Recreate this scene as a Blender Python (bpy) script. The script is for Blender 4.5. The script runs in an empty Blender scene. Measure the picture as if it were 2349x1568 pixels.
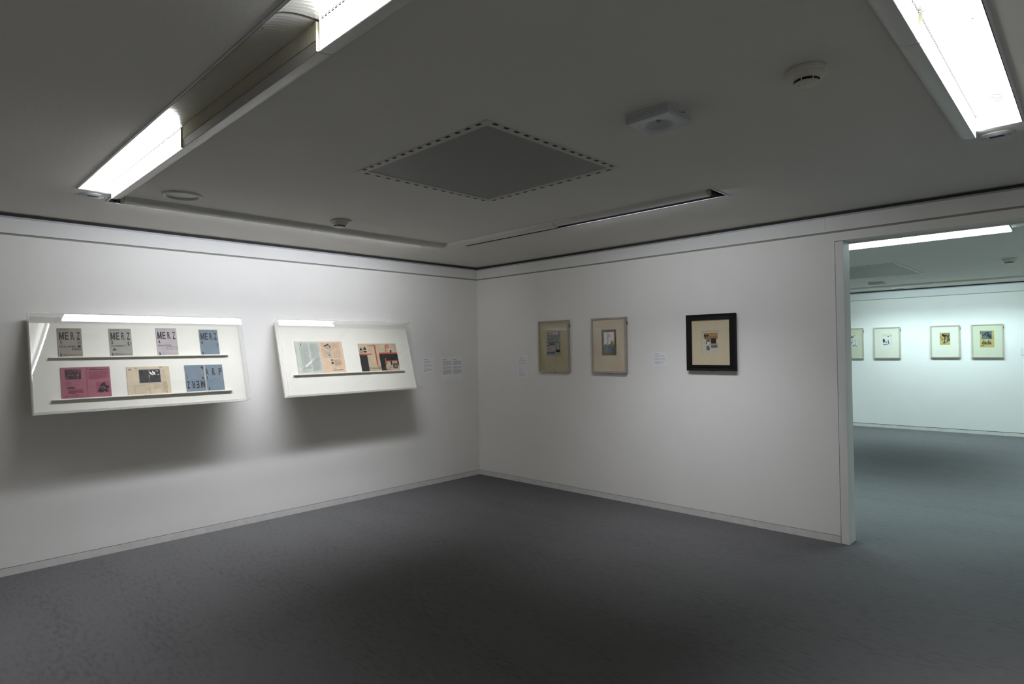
import bpy, math, random
from mathutils import Matrix, Vector
R = random.Random(7)
SC = bpy.context.scene
COL = SC.collection
PI = math.pi

# ------------------------------------------------------------------ materials
def lin(c):
    return tuple((x/255/12.92 if x/255 <= .04045 else ((x/255+.055)/1.055)**2.4) for x in c)

def new_mat(name):
    m = bpy.data.materials.new(name); m.use_nodes = True
    nt = m.node_tree; nt.nodes.clear()
    out = nt.nodes.new('ShaderNodeOutputMaterial')
    return m, nt, out

def L(nt, a, b): nt.links.new(a, b)

def paint(name, rgb, rough=.6, var=.04, scale=8, bump=0, bscale=200, metal=0, spec=.3, linear=False):
    m, nt, out = new_mat(name)
    c = rgb if linear else lin(rgb)
    p = nt.nodes.new('ShaderNodeBsdfPrincipled')
    p.inputs['Roughness'].default_value = rough
    p.inputs['Metallic'].default_value = metal
    p.inputs['Specular IOR Level'].default_value = spec
    tc = nt.nodes.new('ShaderNodeTexCoord')
    n = nt.nodes.new('ShaderNodeTexNoise'); n.inputs['Scale'].default_value = scale
    n.inputs['Detail'].default_value = 4
    L(nt, tc.outputs['Object'], n.inputs['Vector'])
    r = nt.nodes.new('ShaderNodeValToRGB')
    r.color_ramp.elements[0].position = .3; r.color_ramp.elements[1].position = .7
    r.color_ramp.elements[0].color = tuple(x*(1-var) for x in c)+(1,)
    r.color_ramp.elements[1].color = tuple(min(1, x*(1+var)) for x in c)+(1,)
    L(nt, n.outputs['Fac'], r.inputs['Fac']); L(nt, r.outputs['Color'], p.inputs['Base Color'])
    if bump:
        n2 = nt.nodes.new('ShaderNodeTexNoise'); n2.inputs['Scale'].default_value = bscale
        n2.inputs['Detail'].default_value = 3
        L(nt, tc.outputs['Object'], n2.inputs['Vector'])
        b = nt.nodes.new('ShaderNodeBump'); b.inputs['Strength'].default_value = bump
        b.inputs['Distance'].default_value = .002
        L(nt, n2.outputs['Fac'], b.inputs['Height']); L(nt, b.outputs['Normal'], p.inputs['Normal'])
    L(nt, p.outputs['BSDF'], out.inputs['Surface'])
    return m

def carpet_mat():
    m, nt, out = new_mat('carpet')
    p = nt.nodes.new('ShaderNodeBsdfPrincipled'); p.inputs['Roughness'].default_value = .95
    p.inputs['Specular IOR Level'].default_value = .1
    tc = nt.nodes.new('ShaderNodeTexCoord')
    mp = nt.nodes.new('ShaderNodeMapping'); mp.inputs['Rotation'].default_value = (0, 0, .75)
    mp.inputs['Scale'].default_value = (1, 3.2, 1)
    L(nt, tc.outputs['Object'], mp.inputs['Vector'])
    n1 = nt.nodes.new('ShaderNodeTexNoise'); n1.inputs['Scale'].default_value = 1.1; n1.inputs['Detail'].default_value = 5
    n2 = nt.nodes.new('ShaderNodeTexNoise'); n2.inputs['Scale'].default_value = 14; n2.inputs['Detail'].default_value = 6
    n3 = nt.nodes.new('ShaderNodeTexNoise'); n3.inputs['Scale'].default_value = 260; n3.inputs['Detail'].default_value = 2
    L(nt, mp.outputs['Vector'], n1.inputs['Vector']); L(nt, mp.outputs['Vector'], n2.inputs['Vector'])
    L(nt, tc.outputs['Object'], n3.inputs['Vector'])
    a = nt.nodes.new('ShaderNodeMath'); a.operation = 'MULTIPLY_ADD'; a.inputs[1].default_value = .45
    L(nt, n1.outputs['Fac'], a.inputs[0]); L(nt, n2.outputs['Fac'], a.inputs[2])
    b = nt.nodes.new('ShaderNodeMath'); b.operation = 'MULTIPLY_ADD'; b.inputs[1].default_value = .5
    L(nt, n3.outputs['Fac'], b.inputs[0]); L(nt, a.outputs[0], b.inputs[2])
    r = nt.nodes.new('ShaderNodeValToRGB')
    r.color_ramp.elements[0].position = .68; r.color_ramp.elements[0].color = (.088, .0855, .084, 1)
    r.color_ramp.elements[1].position = 1.22 if False else 1.0; r.color_ramp.elements[1].color = (.118, .115, .112, 1)
    L(nt, b.outputs[0], r.inputs['Fac']); L(nt, r.outputs['Color'], p.inputs['Base Color'])
    bp = nt.nodes.new('ShaderNodeBump'); bp.inputs['Strength'].default_value = .25; bp.inputs['Distance'].default_value = .002
    L(nt, b.outputs[0], bp.inputs['Height']); L(nt, bp.outputs['Normal'], p.inputs['Normal'])
    L(nt, p.outputs['BSDF'], out.inputs['Surface'])
    return m

def emit_mat(name, col, strength, low):
    """prismatic diffuser in front of a fluorescent tube: fine ribs, gives off light from its front only"""
    m, nt, out = new_mat(name)
    e = nt.nodes.new('ShaderNodeEmission'); e.inputs['Color'].default_value = (*col, 1)
    tc = nt.nodes.new('ShaderNodeTexCoord'); sx = nt.nodes.new('ShaderNodeSeparateXYZ')
    L(nt, tc.outputs['Object'], sx.inputs[0])
    mu = nt.nodes.new('ShaderNodeMath'); mu.operation = 'MULTIPLY'; mu.inputs[1].default_value = 2*PI/.015
    L(nt, sx.outputs['X'], mu.inputs[0])
    s = nt.nodes.new('ShaderNodeMath'); s.operation = 'SINE'; L(nt, mu.outputs[0], s.inputs[0])
    ma = nt.nodes.new('ShaderNodeMath'); ma.operation = 'MULTIPLY_ADD'
    ma.inputs[1].default_value = .22*strength; ma.inputs[2].default_value = strength
    L(nt, s.outputs[0], ma.inputs[0])
    # lower strip made brighter than the rest, to light the top of the wall
    mr = nt.nodes.new('ShaderNodeMapRange'); mr.inputs['From Min'].default_value = -.005; mr.inputs['From Max'].default_value = .03
    mr.inputs['To Min'].default_value = low; mr.inputs['To Max'].default_value = 1
    L(nt, sx.outputs['Z'], mr.inputs['Value'])
    mz = nt.nodes.new('ShaderNodeMath'); mz.operation = 'MULTIPLY'; L(nt, ma.outputs[0], mz.inputs[0]); L(nt, mr.outputs[0], mz.inputs[1]); ma = mz
    g = nt.nodes.new('ShaderNodeNewGeometry')
    inv = nt.nodes.new('ShaderNodeMath'); inv.operation = 'SUBTRACT'; inv.inputs[0].default_value = 1
    L(nt, g.outputs['Backfacing'], inv.inputs[1])
    m2 = nt.nodes.new('ShaderNodeMath'); m2.operation = 'MULTIPLY'
    L(nt, ma.outputs[0], m2.inputs[0]); L(nt, inv.outputs[0], m2.inputs[1])
    L(nt, m2.outputs[0], e.inputs['Strength'])
    L(nt, e.outputs[0], out.inputs['Surface'])
    return m

def acrylic_mat(name, extra=0.0, tint=(1, 1, 1)):
    """clear thin sheet: see-through with Schlick reflection"""
    m, nt, out = new_mat(name)
    lw = nt.nodes.new('ShaderNodeLayerWeight'); lw.inputs['Blend'].default_value = .5
    pw = nt.nodes.new('ShaderNodeMath'); pw.operation = 'POWER'; pw.inputs[1].default_value = 5
    L(nt, lw.outputs['Facing'], pw.inputs[0])
    ma = nt.nodes.new('ShaderNodeMath'); ma.operation = 'MULTIPLY_ADD'; ma.inputs[1].default_value = .95; ma.inputs[2].default_value = .04
    L(nt, pw.outputs[0], ma.inputs[0])
    t = nt.nodes.new('ShaderNodeBsdfTransparent'); t.inputs['Color'].default_value = (*tint, 1)
    g = nt.nodes.new('ShaderNodeBsdfGlossy'); g.inputs['Roughness'].default_value = .01; g.inputs['Color'].default_value = (1, 1, 1, 1)
    mx = nt.nodes.new('ShaderNodeMixShader')
    L(nt, ma.outputs[0], mx.inputs['Fac']); L(nt, t.outputs[0], mx.inputs[1]); L(nt, g.outputs[0], mx.inputs[2])
    last = mx
    if extra:
        d = nt.nodes.new('ShaderNodeBsdfTranslucent'); d.inputs['Color'].default_value = (.8, .8, .78, 1)
        d2 = nt.nodes.new('ShaderNodeBsdfDiffuse'); d2.inputs['Color'].default_value = (.8, .8, .78, 1)
        ad = nt.nodes.new('ShaderNodeMixShader'); L(nt, d.outputs[0], ad.inputs[1]); L(nt, d2.outputs[0], ad.inputs[2])
        m3 = nt.nodes.new('ShaderNodeMixShader'); m3.inputs['Fac'].default_value = extra
        L(nt, mx.outputs[0], m3.inputs[1]); L(nt, ad.outputs[0], m3.inputs[2]); last = m3
    L(nt, last.outputs[0], out.inputs['Surface'])
    return m

def reflector_mat(name, rgb, rough):
    """fluted aluminium reflector, flutes across the run (object X)"""
    m, nt, out = new_mat(name)
    p = nt.nodes.new('ShaderNodeBsdfPrincipled')
    p.inputs['Base Color'].default_value = (*rgb, 1); p.inputs['Metallic'].default_value = .75
    p.inputs['Roughness'].default_value = rough
    tc = nt.nodes.new('ShaderNodeTexCoord'); sx = nt.nodes.new('ShaderNodeSeparateXYZ')
    L(nt, tc.outputs['Object'], sx.inputs[0])
    mu = nt.nodes.new('ShaderNodeMath'); mu.operation = 'MULTIPLY'; mu.inputs[1].default_value = 2*PI/.022
    L(nt, sx.outputs['X'], mu.inputs[0])
    s = nt.nodes.new('ShaderNodeMath'); s.operation = 'SINE'; L(nt, mu.outputs[0], s.inputs[0])
    b = nt.nodes.new('ShaderNodeBump'); b.inputs['Strength'].default_value = .28; b.inputs['Distance'].default_value = .001
    L(nt, s.outputs[0], b.inputs['Height']); L(nt, b.outputs['Normal'], p.inputs['Normal'])
    L(nt, p.outputs['BSDF'], out.inputs['Surface'])
    return m

def perforated_mat():
    m, nt, out = new_mat('perforated_metal')
    p = nt.nodes.new('ShaderNodeBsdfPrincipled'); p.inputs['Roughness'].default_value = .55
    tc = nt.nodes.new('ShaderNodeTexCoord')
    v = nt.nodes.new('ShaderNodeTexVoronoi'); v.inputs['Scale'].default_value = 190; v.inputs['Randomness'].default_value = 0
    mp = nt.nodes.new('ShaderNodeMapping'); mp.inputs['Rotation'].default_value = (0, 0, PI/4)
    L(nt, tc.outputs['Object'], mp.inputs['Vector']); L(nt, mp.outputs['Vector'], v.inputs['Vector'])
    r = nt.nodes.new('ShaderNodeValToRGB'); r.color_ramp.interpolation = 'LINEAR'
    r.color_ramp.elements[0].position = .30; r.color_ramp.elements[0].color = (.10, .10, .095, 1)
    r.color_ramp.elements[1].position = .38; r.color_ramp.elements[1].color = (.31, .305, .28, 1)
    L(nt, v.outputs['Distance'], r.inputs['Fac']); L(nt, r.outputs['Color'], p.inputs['Base Color'])
    L(nt, p.outputs['BSDF'], out.inputs['Surface'])
    return m

M = {}
M['wall'] = paint('wall_paint', (.82, .795, .738), .75, .012, 3, .25, 350, linear=True)
M['trimw'] = paint('trim_paint', (.74, .73, .69), .55, .015, 4, linear=True)
M['base'] = paint('baseboard_paint', (.66, .65, .60), .5, .07, 14, linear=True)
M['rail'] = paint('picture_rail_metal', (.42, .42, .44), .45, .03, 5, metal=.3, linear=True)
M['groove'] = paint('groove_strip', (.30, .295, .25), .8, .03, 5, linear=True)
M['gap'] = paint('shadow_gap_dark', (.05, .048, .043), .9, .05, 5, linear=True)
M['ceil'] = paint('ceiling_paint', (.66, .642, .590), .8, .015, 2, .35, 260, linear=True)
M['carpet'] = carpet_mat()
M['lip'] = paint('lamp_lip_enamel', (.62, .61, .57), .32, .01, 4, spec=.5, linear=True)
M['flange'] = paint('lamp_flange_grey', (.26, .26, .25), .4, .02, 6, linear=True)
M['band'] = paint('lamp_band_olive', (.36, .35, .31), .4, .02, 6, linear=True)
M['lipcap'] = paint('lamp_cap_plastic', (.42, .40, .27), .5, .04, 30, linear=True)
M['plate'] = paint('lamp_end_plate_white', (.80, .79, .76), .35, .01, 5, spec=.5, linear=True)
M['slotshade'] = paint('slot_shade_black', (.0015, .0015, .0016), .9, .05, 20, spec=0, linear=True)  # slot shade put into the colour: stays black beside a lit diffuser
M['black'] = paint('matt_black', (.012, .012, .013), .6, .05, 20, linear=True)
M['refl'] = reflector_mat('fluted_reflector', (.80, .79, .74), .22)
M['reflw'] = reflector_mat('fluted_diffuser_off', (.50, .48, .38), .45)
M['emit'] = emit_mat('lit_diffuser', (.935, .975, 1.085), 8.0, 4.4)
M['emitn'] = emit_mat('lit_diffuser_near', (.97, .985, 1.03), 2.6, 9.5)
M['emit3'] = emit_mat('lit_diffuser_far_run', (.935, .975, 1.085), 7.6, 4.6)  # a little weaker than the display case run
M['emit2'] = emit_mat('lit_diffuser_next_room', (.70, .94, 1.0), 6.8, 3.4)
M['perf'] = perforated_mat()
M['vent'] = paint('vent_frame_enamel', (.52, .51, .47), .5, .01, 4, linear=True)
M['plastic'] = paint('cream_plastic', (.60, .58, .50), .4, .02, 10, linear=True)
M['plasticw'] = paint('white_plastic', (.52, .53, .535), .4, .02, 10, linear=True)
M['lens'] = paint('grey_lens', (.30, .31, .32), .35, .02, 10, linear=True)
M['caseboard'] = paint('case_board_white', (.69, .668, .575), .6, .01, 6, linear=True)
M['acr'] = acrylic_mat('clear_acrylic')
M['acre'] = acrylic_mat('acrylic_polished_edge', .30)
M['glass'] = acrylic_mat('picture_glass', 0, (.97, .97, .96))
M['wood'] = paint('limed_wood', (.42, .355, .30), .5, .10, 30, linear=True)
M['wood2'] = paint('pale_wood', (.47, .43, .33), .5, .08, 30, linear=True)
M['blackwood'] = paint('black_stained_wood', (.010, .009, .008), .5, .2, 30, spec=.15, linear=True)
M['mat1'] = paint('mat_board_ochre', (.47, .41, .24), .8, .02, 20, linear=True)
M['mat2'] = paint('mat_board_cream', (.62, .53, .38), .8, .02, 20, linear=True)
M['mat3'] = paint('mat_board_ivory', (.64, .55, .37), .8, .02, 20, linear=True)
M['mat4'] = paint('mat_board_white', (.75, .73, .62), .8, .015, 20, linear=True)
M['mat5'] = paint('mat_board_greenish', (.62, .63, .48), .8, .015, 20, linear=True)
M['label'] = paint('label_card', (.85, .84, .82), .6, .01, 10, linear=True)
M['labelink'] = paint('label_print_grey', (.52, .51, .49), .7, .05, 60, linear=True)
M['ink'] = paint('black_ink', (.018, .018, .019), .6, .1, 60, linear=True)
M['greyink'] = paint('grey_print', (.30, .29, .28), .7, .1, 60, linear=True)
def pp(n, c, v=.05, s=25): M[n] = paint('paper_'+n, c, .8, v, s, linear=True)
pp('kraft', (.27, .245, .19)); pp('olive', (.29, .285, .235)); pp('mauve', (.40, .355, .34)); pp('blue', (.165, .203, .226))
pp('pink', (.31, .115, .14)); pp('pinkdk', (.25, .075, .10), .2, 90); pp('beige', (.53, .44, .30)); pp('beigedk', (.42, .34, .22), .2, 90)
pp('green', (.45, .47, .39)); pp('greendk', (.36, .39, .34), .25, 120); pp('peach', (.57, .42, .285)); pp('peachdk', (.47, .34, .23), .25, 120)
pp('tan', (.46, .37, .24), .12, 12); pp('red', (.42, .075, .025)); pp('cream', (.62, .55, .43)); pp('bluedk', (.13, .20, .26), .2, 90)
pp('kraftdk', (.13, .12, .09), .25, 90); pp('dark', (.05, .048, .042), .4, 120); pp('grey', (.33, .33, .31)); pp('brown', (.13, .105, .06))
pp('amber', (.42, .25, .085)); pp('slate', (.10, .14, .19)); pp('yellow', (.70, .52, .08)); pp('aqua', (.35, .55, .58)); pp('photo', (.17, .19, .17), .7, 60)
pp('ochre', (.48, .38, .13), .08, 40); pp('teal', (.10, .15, .17)); pp('white', (.74, .72, .66)); pp('rust', (.35, .10, .05)); pp('seam', (.42, .38, .31))

# ------------------------------------------------------------------ mesh helpers
class MB:
    def __init__(s): s.v = []; s.f = []; s.m = []; s.mats = []; s.smooth = []
    def mi(s, m):
        if m not in s.mats: s.mats.append(m)
        return s.mats.index(m)
    def face(s, pts, m, smooth=False):
        i = len(s.v); s.v += [tuple(p) for p in pts]; s.f.append(tuple(range(i, i+len(pts)))); s.m.append(s.mi(m)); s.smooth.append(smooth)
    def grid(s, rows, m, smooth=True, closed=False):
        i0 = len(s.v); n = len(rows[0])
        for r in rows: s.v += [tuple(p) for p in r]
        for a in range(len(rows)-1):
            for b in range(n if closed else n-1):
                b2 = (b+1) % n
                s.f.append((i0+a*n+b, i0+a*n+b2, i0+(a+1)*n+b2, i0+(a+1)*n+b)); s.m.append(s.mi(m)); s.smooth.append(smooth)
    def box(s, x0, x1, y0, y1, z0, z1, m):
        i = len(s.v)
        s.v += [(x0,y0,z0),(x1,y0,z0),(x1,y1,z0),(x0,y1,z0),(x0,y0,z1),(x1,y0,z1),(x1,y1,z1),(x0,y1,z1)]
        for f in [(0,3,2,1),(4,5,6,7),(0,1,5,4),(1,2,6,5),(2,3,7,6),(3,0,4,7)]:
            s.f.append(tuple(i+k for k in f)); s.m.append(s.mi(m)); s.smooth.append(False)
    def lathe(s, prof, m, n=40, cx=0, cy=0, smooth=True):
        rows = [[(cx+r*math.cos(2*PI*k/n), cy+r*math.sin(2*PI*k/n), z) for k in range(n)] for r, z in prof]
        s.grid(rows, m, smooth, True)
    def disc(s, r, z, m, cx=0, cy=0, n=40, up=False):
        p = [(cx+r*math.cos(2*PI*k/n), cy+r*math.sin(2*PI*k/n), z) for k in range(n)]
        s.face(p if up else p[::-1], m)
    def build(s, name, parent=None, bevel=0, M4=None):
        me = bpy.data.meshes.new(name); me.from_pydata(s.v, [], s.f)
        for k in s.mats: me.materials.append(M[k])
        for p, mi, sm in zip(me.polygons, s.m, s.smooth): p.material_index = mi; p.use_smooth = sm
        me.update()
        o = bpy.data.objects.new(name, me); COL.objects.link(o)
        if parent: o.parent = parent
        if M4 is not None: o.matrix_basis = M4
        if bevel:
            b = o.modifiers.new('bevel', 'BEVEL'); b.width = bevel; b.segments = 2; b.limit_method = 'ANGLE'
        return o

def thing(name, label, cat, M4, group=None):
    o = bpy.data.objects.new(name, None); COL.objects.link(o); o.empty_display_size = .05
    o.matrix_basis = M4; o['label'] = label; o['category'] = cat
    if group: o['group'] = group
    return o
def tag(o, label, cat, group=None):
    o['label'] = label; o['category'] = cat
    if group: o['group'] = group
    return o
def struct(o): o['kind'] = 'structure'; return o
def frame4(o, ex, ey, ez):
    m = Matrix.Identity(4)
    for i, a in enumerate((ex, ey, ez)):
        for k in range(3): m[k][i] = a[k]
    for k in range(3): m[k][3] = o[k]
    return m
def T(x, y, z): return Matrix.Translation((x, y, z))

# text outlines from Blender's built-in font, cached as (verts, faces) in a unit box
_tc = {}
def glyphs(txt, off):
    key = (txt, off)
    if key in _tc: return _tc[key]
    cu = bpy.data.curves.new('t', 'FONT'); cu.body = txt; cu.size = 1; cu.offset = off; cu.resolution_u = 3
    ob = bpy.data.objects.new('t', cu); COL.objects.link(ob)
    dg = bpy.context.evaluated_depsgraph_get(); dg.update()
    me = bpy.data.meshes.new_from_object(ob.evaluated_get(dg))
    vs = [tuple(v.co) for v in me.vertices]; fs = [tuple(p.vertices) for p in me.polygons]
    x0 = min(v[0] for v in vs); x1 = max(v[0] for v in vs); y0 = min(v[1] for v in vs); y1 = max(v[1] for v in vs)
    vs = [((v[0]-x0)/(x1-x0), (v[1]-y0)/(y1-y0)) for v in vs]
    bpy.data.objects.remove(ob); bpy.data.curves.remove(cu); bpy.data.meshes.remove(me)
    _tc[key] = (vs, fs); return _tc[key]

class Sheet(MB):
    """printed sheet. local x right, y up from the bottom edge, z out. fractions: fx from left, fy from TOP"""
    def __init__(s, w, h, paper, th=.0015, x0=0, y0=0, z0=0):
        super().__init__(); s.w = w; s.h = h; s.x0 = x0; s.y0 = y0; s.top = z0+th; s.k = 0
        s.box(x0, x0+w, y0, y0+h, z0, z0+th, paper)
    def P(s, fx, fy): return (s.x0+fx*s.w, s.y0+(1-fy)*s.h)
    def lay(s): s.k += 1; return s.top+.00012*(1+s.k % 6)
    def rect(s, a, b, c, d, m, z=None):
        z = z or s.lay(); p = [s.P(a, d), s.P(b, d), s.P(b, c), s.P(a, c)]; s.face([(x, y, z) for x, y in p], m)
    def poly(s, pts, m):
        z = s.lay(); q = [s.P(*p) for p in pts]
        ar = sum(q[i][0]*q[(i+1) % len(q)][1]-q[(i+1) % len(q)][0]*q[i][1] for i in range(len(q)))
        if ar < 0: q = q[::-1]
        s.face([(x, y, z) for x, y in q], m)
    def line(s, a, b, t, m):
        (x0, y0), (x1, y1) = s.P(*a), s.P(*b); l = math.hypot(x1-x0, y1-y0) or 1; t2 = t*s.w/2
        nx, ny = -(y1-y0)/l*t2, (x1-x0)/l*t2; z = s.lay()
        s.face([(x0-nx, y0-ny, z), (x1-nx, y1-ny, z), (x1+nx, y1+ny, z), (x0+nx, y0+ny, z)], m)
    def circ(s, fx, fy, r, m, sy=1):
        x, y = s.P(fx, fy); z = s.lay(); r *= s.w
        s.face([(x+r*math.cos(2*PI*k/20), y+sy*r*math.sin(2*PI*k/20), z) for k in range(20)], m)
    def one(s, a, b, c, d, m='ink'):      # figure 1: stem with a flag
        w = b-a; s.poly([(a, c+(d-c)*.22), (a+w*.45, c), (b, c), (b, d), (a+w*.45, d), (a+w*.45, c+(d-c)*.24), (a, c+(d-c)*.36)], m)
    def text(s, txt, a, b, c, d, m='ink', off=.0, flip=False, slant=0):
        vs, fs = glyphs(txt, off); z = s.lay(); i = len(s.v)
        for u, v in vs:
            u2 = u+slant*(v-.5)
            if flip: u2, v = 1-u2, 1-v
            x, y = s.P(a+(b-a)*u2, d+(c-d)*v); s.v.append((x, y, z))
        for f in fs: s.f.append(tuple(i+k for k in f)); s.m.append(s.mi(m)); s.smooth.append(False)
    def spaced(s, txt, a, b, c, d, m='ink', off=.03, fill=.66, flip=False):
        n = len(txt); step = (b-a)/(n-1+fill)
        for k, ch in enumerate(txt):
            q = (n-1-k) if flip else k
            wd = fill*(1.12 if ch == 'M' else .82)
            x0 = a+q*step; x1 = x0+step*wd
            if ch == 'M':
                for pts in ([(0, 0), (.25, 0), (.25, 1), (0, 1)], [(.75, 0), (1, 0), (1, 1), (.75, 1)], [(.02, 0), (.27, 0), (.60, .93), (.42, .93)], [(.98, 0), (.73, 0), (.40, .93), (.58, .93)]):
                    s.poly([(x0+(x1-x0)*u, (d-(d-c)*v) if flip else (c+(d-c)*v)) for u, v in pts], m)
            else: s.text(ch, x0, x1, c, d, m, off, flip)
    def lines(s, a, b, c, d, n, m='greyink', fill=.45, ragged=.15, seed=1):
        r = random.Random(seed); h = (d-c)/n; z = s.lay()
        for k in range(n):
            e = b-(b-a)*(r.random()*ragged if r.random() < .5 else 0)-(.5*(b-a) if k == n-1 else 0)
            s.rect(a, e, c+k*h, c+k*h+h*fill, m, z)
    def blotch(s, a, b, c, d, n, mats, seed, size=.25):
        r = random.Random(seed)
        for _ in range(n):
            x = a+r.random()*(b-a); y = c+r.random()*(d-c); an = r.random()*PI; k = r.randint(3, 6)
            l = size*(.4+r.random()); t = l*(.15+.5*r.random()); pts = []
            for q in range(k):
                th = 2*PI*q/k; px = l*math.cos(th)*(b-a)*.5; py = t*math.sin(th)*(d-c)*.5
                pts.append((min(b, max(a, x+px*math.cos(an)-py*math.sin(an))), min(d, max(c, y+px*math.sin(an)+py*math.cos(an)))))
            s.poly(pts, r.choice(mats))

# ------------------------------------------------------------------ the setting
XR, YN, YF = 7.2, -6.8, 7.76       # main room: x 0..XR, y YN..0 ; next room: y .16..YF
RX0, RX1 = -.6, 7.4                 # next room in x
Z1, Z2 = 2.6, 2.56                  # ceilings
DX0, DX1, DZ = 4.213, 5.98, 2.373   # door opening

b = MB(); b.face([(RX0-.2, YN-.2, 0), (RX1+.2, YN-.2, 0), (RX1+.2, YF+.2, 0), (RX0-.2, YF+.2, 0)], 'carpet'); struct(b.build('floor'))

def ceiling(name, x0, x1, y0, y1, z, holes):
    xs = sorted({x0, x1, *[h[0] for h in holes], *[h[1] for h in holes]}); ys = sorted({y0, y1, *[h[2] for h in holes], *[h[3] for h in holes]})
    b = MB()
    for i in range(len(xs)-1):
        for j in range(len(ys)-1):
            cx = (xs[i]+xs[i+1])/2; cy = (ys[j]+ys[j+1])/2
            if any(h[0] < cx < h[1] and h[2] < cy < h[3] for h in holes): continue
            b.face([(xs[i], ys[j], z), (xs[i], ys[j+1], z), (xs[i+1], ys[j+1], z), (xs[i+1], ys[j], z)], 'ceil')
    return struct(b.build(name))
IX0, IX1, IY0, IY1 = 1.07, 5.145, -4.12, -1.41       # inner edge of the lamp ring, main room
OW = .25
slots1 = [(1.088, 5.11, IY0-OW, IY0), (IX0-OW+.012, IX0, -4.16, -1.44), (1.11, 3.81, IY1, IY1+OW), (IX1, IX1+OW, -4.12, -1.45)]
ceiling('ceiling', -.1, XR+.1, YN-.1, .02, Z1, slots1)
JY0, JY1 = 1.735, 6.73                                # next room ring
slots2 = [(2.35, 5.11, JY0-OW, JY0), (2.37, 5.09, JY1, JY1+OW), (1.15, 1.15+OW, 2.2, 6.3), (5.85, 5.85+OW, 2.2, 6.3)]
ceiling('ceiling', RX0-.1, RX1+.1, .14, YF+.1, Z2, slots2)

def wall(name, M4, length, zc, opening=None, zs=(.0585, 2.438)):
    """local: x along the wall, y into the wall (0 = face), z up"""
    b = MB(); segs = [(0, length)] if not opening else [(0, opening[0]), (opening[1], length)]
    for a, c in segs:
        b.box(a, c, 0, .012, zs[0], zs[1], 'wall')
        b.box(a, c, .012, .08, 0, zc+.05, 'gap')
    if opening:
        b.box(opening[0], opening[1], 0, .012, DZ+.0005, zs[1], 'wall')
        b.box(opening[0]-.001, opening[1]+.001, .0121, .0799, DZ, zc+.05, 'gap')
        b.box(opening[0], opening[1], .0005, .0795, DZ-.0005, DZ+.006, 'wall')
    return struct(b.build(name, M4=M4))
def trims(bname, M4, length, zc, zg=(2.452, 2.56), opening=None, seams=()):
    segs = [(0, length)] if not opening else [(0, opening[0]), (opening[1], length)]
    b = MB()
    for a, c in segs: b.box(a, c, -.0012, .0118, 0, .0546, 'base')
    struct(b.build(bname, M4=M4))
    b = MB(); cuts = [0]+list(seams)+[length]
    for a, c in zip(cuts[:-1], cuts[1:]): b.box(a+.0009, c-.0009, -.010, .0118, zg[0], zg[1], 'trimw')
    b.box(0, length, -.002, .0117, zg[1], zg[1]+.016, 'rail')
    b.box(0, length, .003, .0117, zg[0]-.0135, zg[0]-.0002, 'groove')
    struct(b.build('trim_1', M4=M4))
def WM(ox, oy, dx, dy):   # wall frame: x along (dx,dy); y (depth into wall) = right-hand of... z up
    return frame4((ox, oy, 0), (dx, dy, 0), (-dy, dx, 0), (0, 0, 1))
# left wall, face x=0, depth to -x : along +y -> depth (-1,0)
wl = WM(0, YN, 0, 1); wall('wall_left', wl, -YN, Z1); trims('baseboard_left', wl, -YN-.0015, Z1, seams=(-1.708-YN,))
wb = WM(-.08, 0, 1, 0); op = (4.151+.08, DX1+.06+.08)
wall('wall_back', wb, XR+.16, Z1, op); trims('baseboard_back', wb, XR+.16, Z1, opening=op, seams=(4.087+.08,))
wr = WM(XR, 0, 0, -1); wall('wall_right', wr, -YN, Z1); trims('baseboard_right', wr, -YN, Z1)
wf = WM(XR+.08, YN, -1, 0); wall('wall_front', wf, XR+.16, Z1); trims('baseboard_front', wf, XR+.16, Z1)
# next room
zs2 = (.0635, 2.392); zg2 = (2.402, 2.521)
w2 = WM(RX1, .16, -1, 0)
op2 = (RX1-DX1-.06, RX1-4.151)
wall('wall_partition', w2, RX1-RX0, Z2, op2, zs=(.0635, 2.36)); 
w3 = WM(RX0, YF, 1, 0); wall('wall_far', w3, RX1-RX0, Z2, zs=zs2); trims('baseboard_far', w3, RX1-RX0, Z2, zg2, seams=(4.28-RX0,))
w4 = WM(RX0, .16, 0, 1); wall('wall_far_left', w4, YF-.16, Z2, zs=zs2); trims('baseboard_far_left', w4, YF-.16, Z2, zg2)
w5 = WM(RX1, YF, 0, -1); wall('wall_far_right', w5, YF-.16, Z2, zs=zs2); trims('baseboard_far_right', w5, YF-.16, Z2, zg2)
# door lining
d = thing('door_1', '', '', T(0, 0, 0)); del d['label']; del d['category']; struct(d)
b = MB(); b.box(4.1545, DX0, -.0015, .1615, 0, DZ-.0045, 'trimw'); b.build('jamb', d, .0015)
b = MB(); b.box(DX1, DX1+.0565, -.0015, .1615, 0, DZ-.0045, 'trimw'); b.build('jamb', d, .0015)
b = MB(); b.box(4.151, DX1+.06, .0796, .0805, DZ-.0004, 2.5, 'gap'); b.build('head_infill', d)

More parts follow.
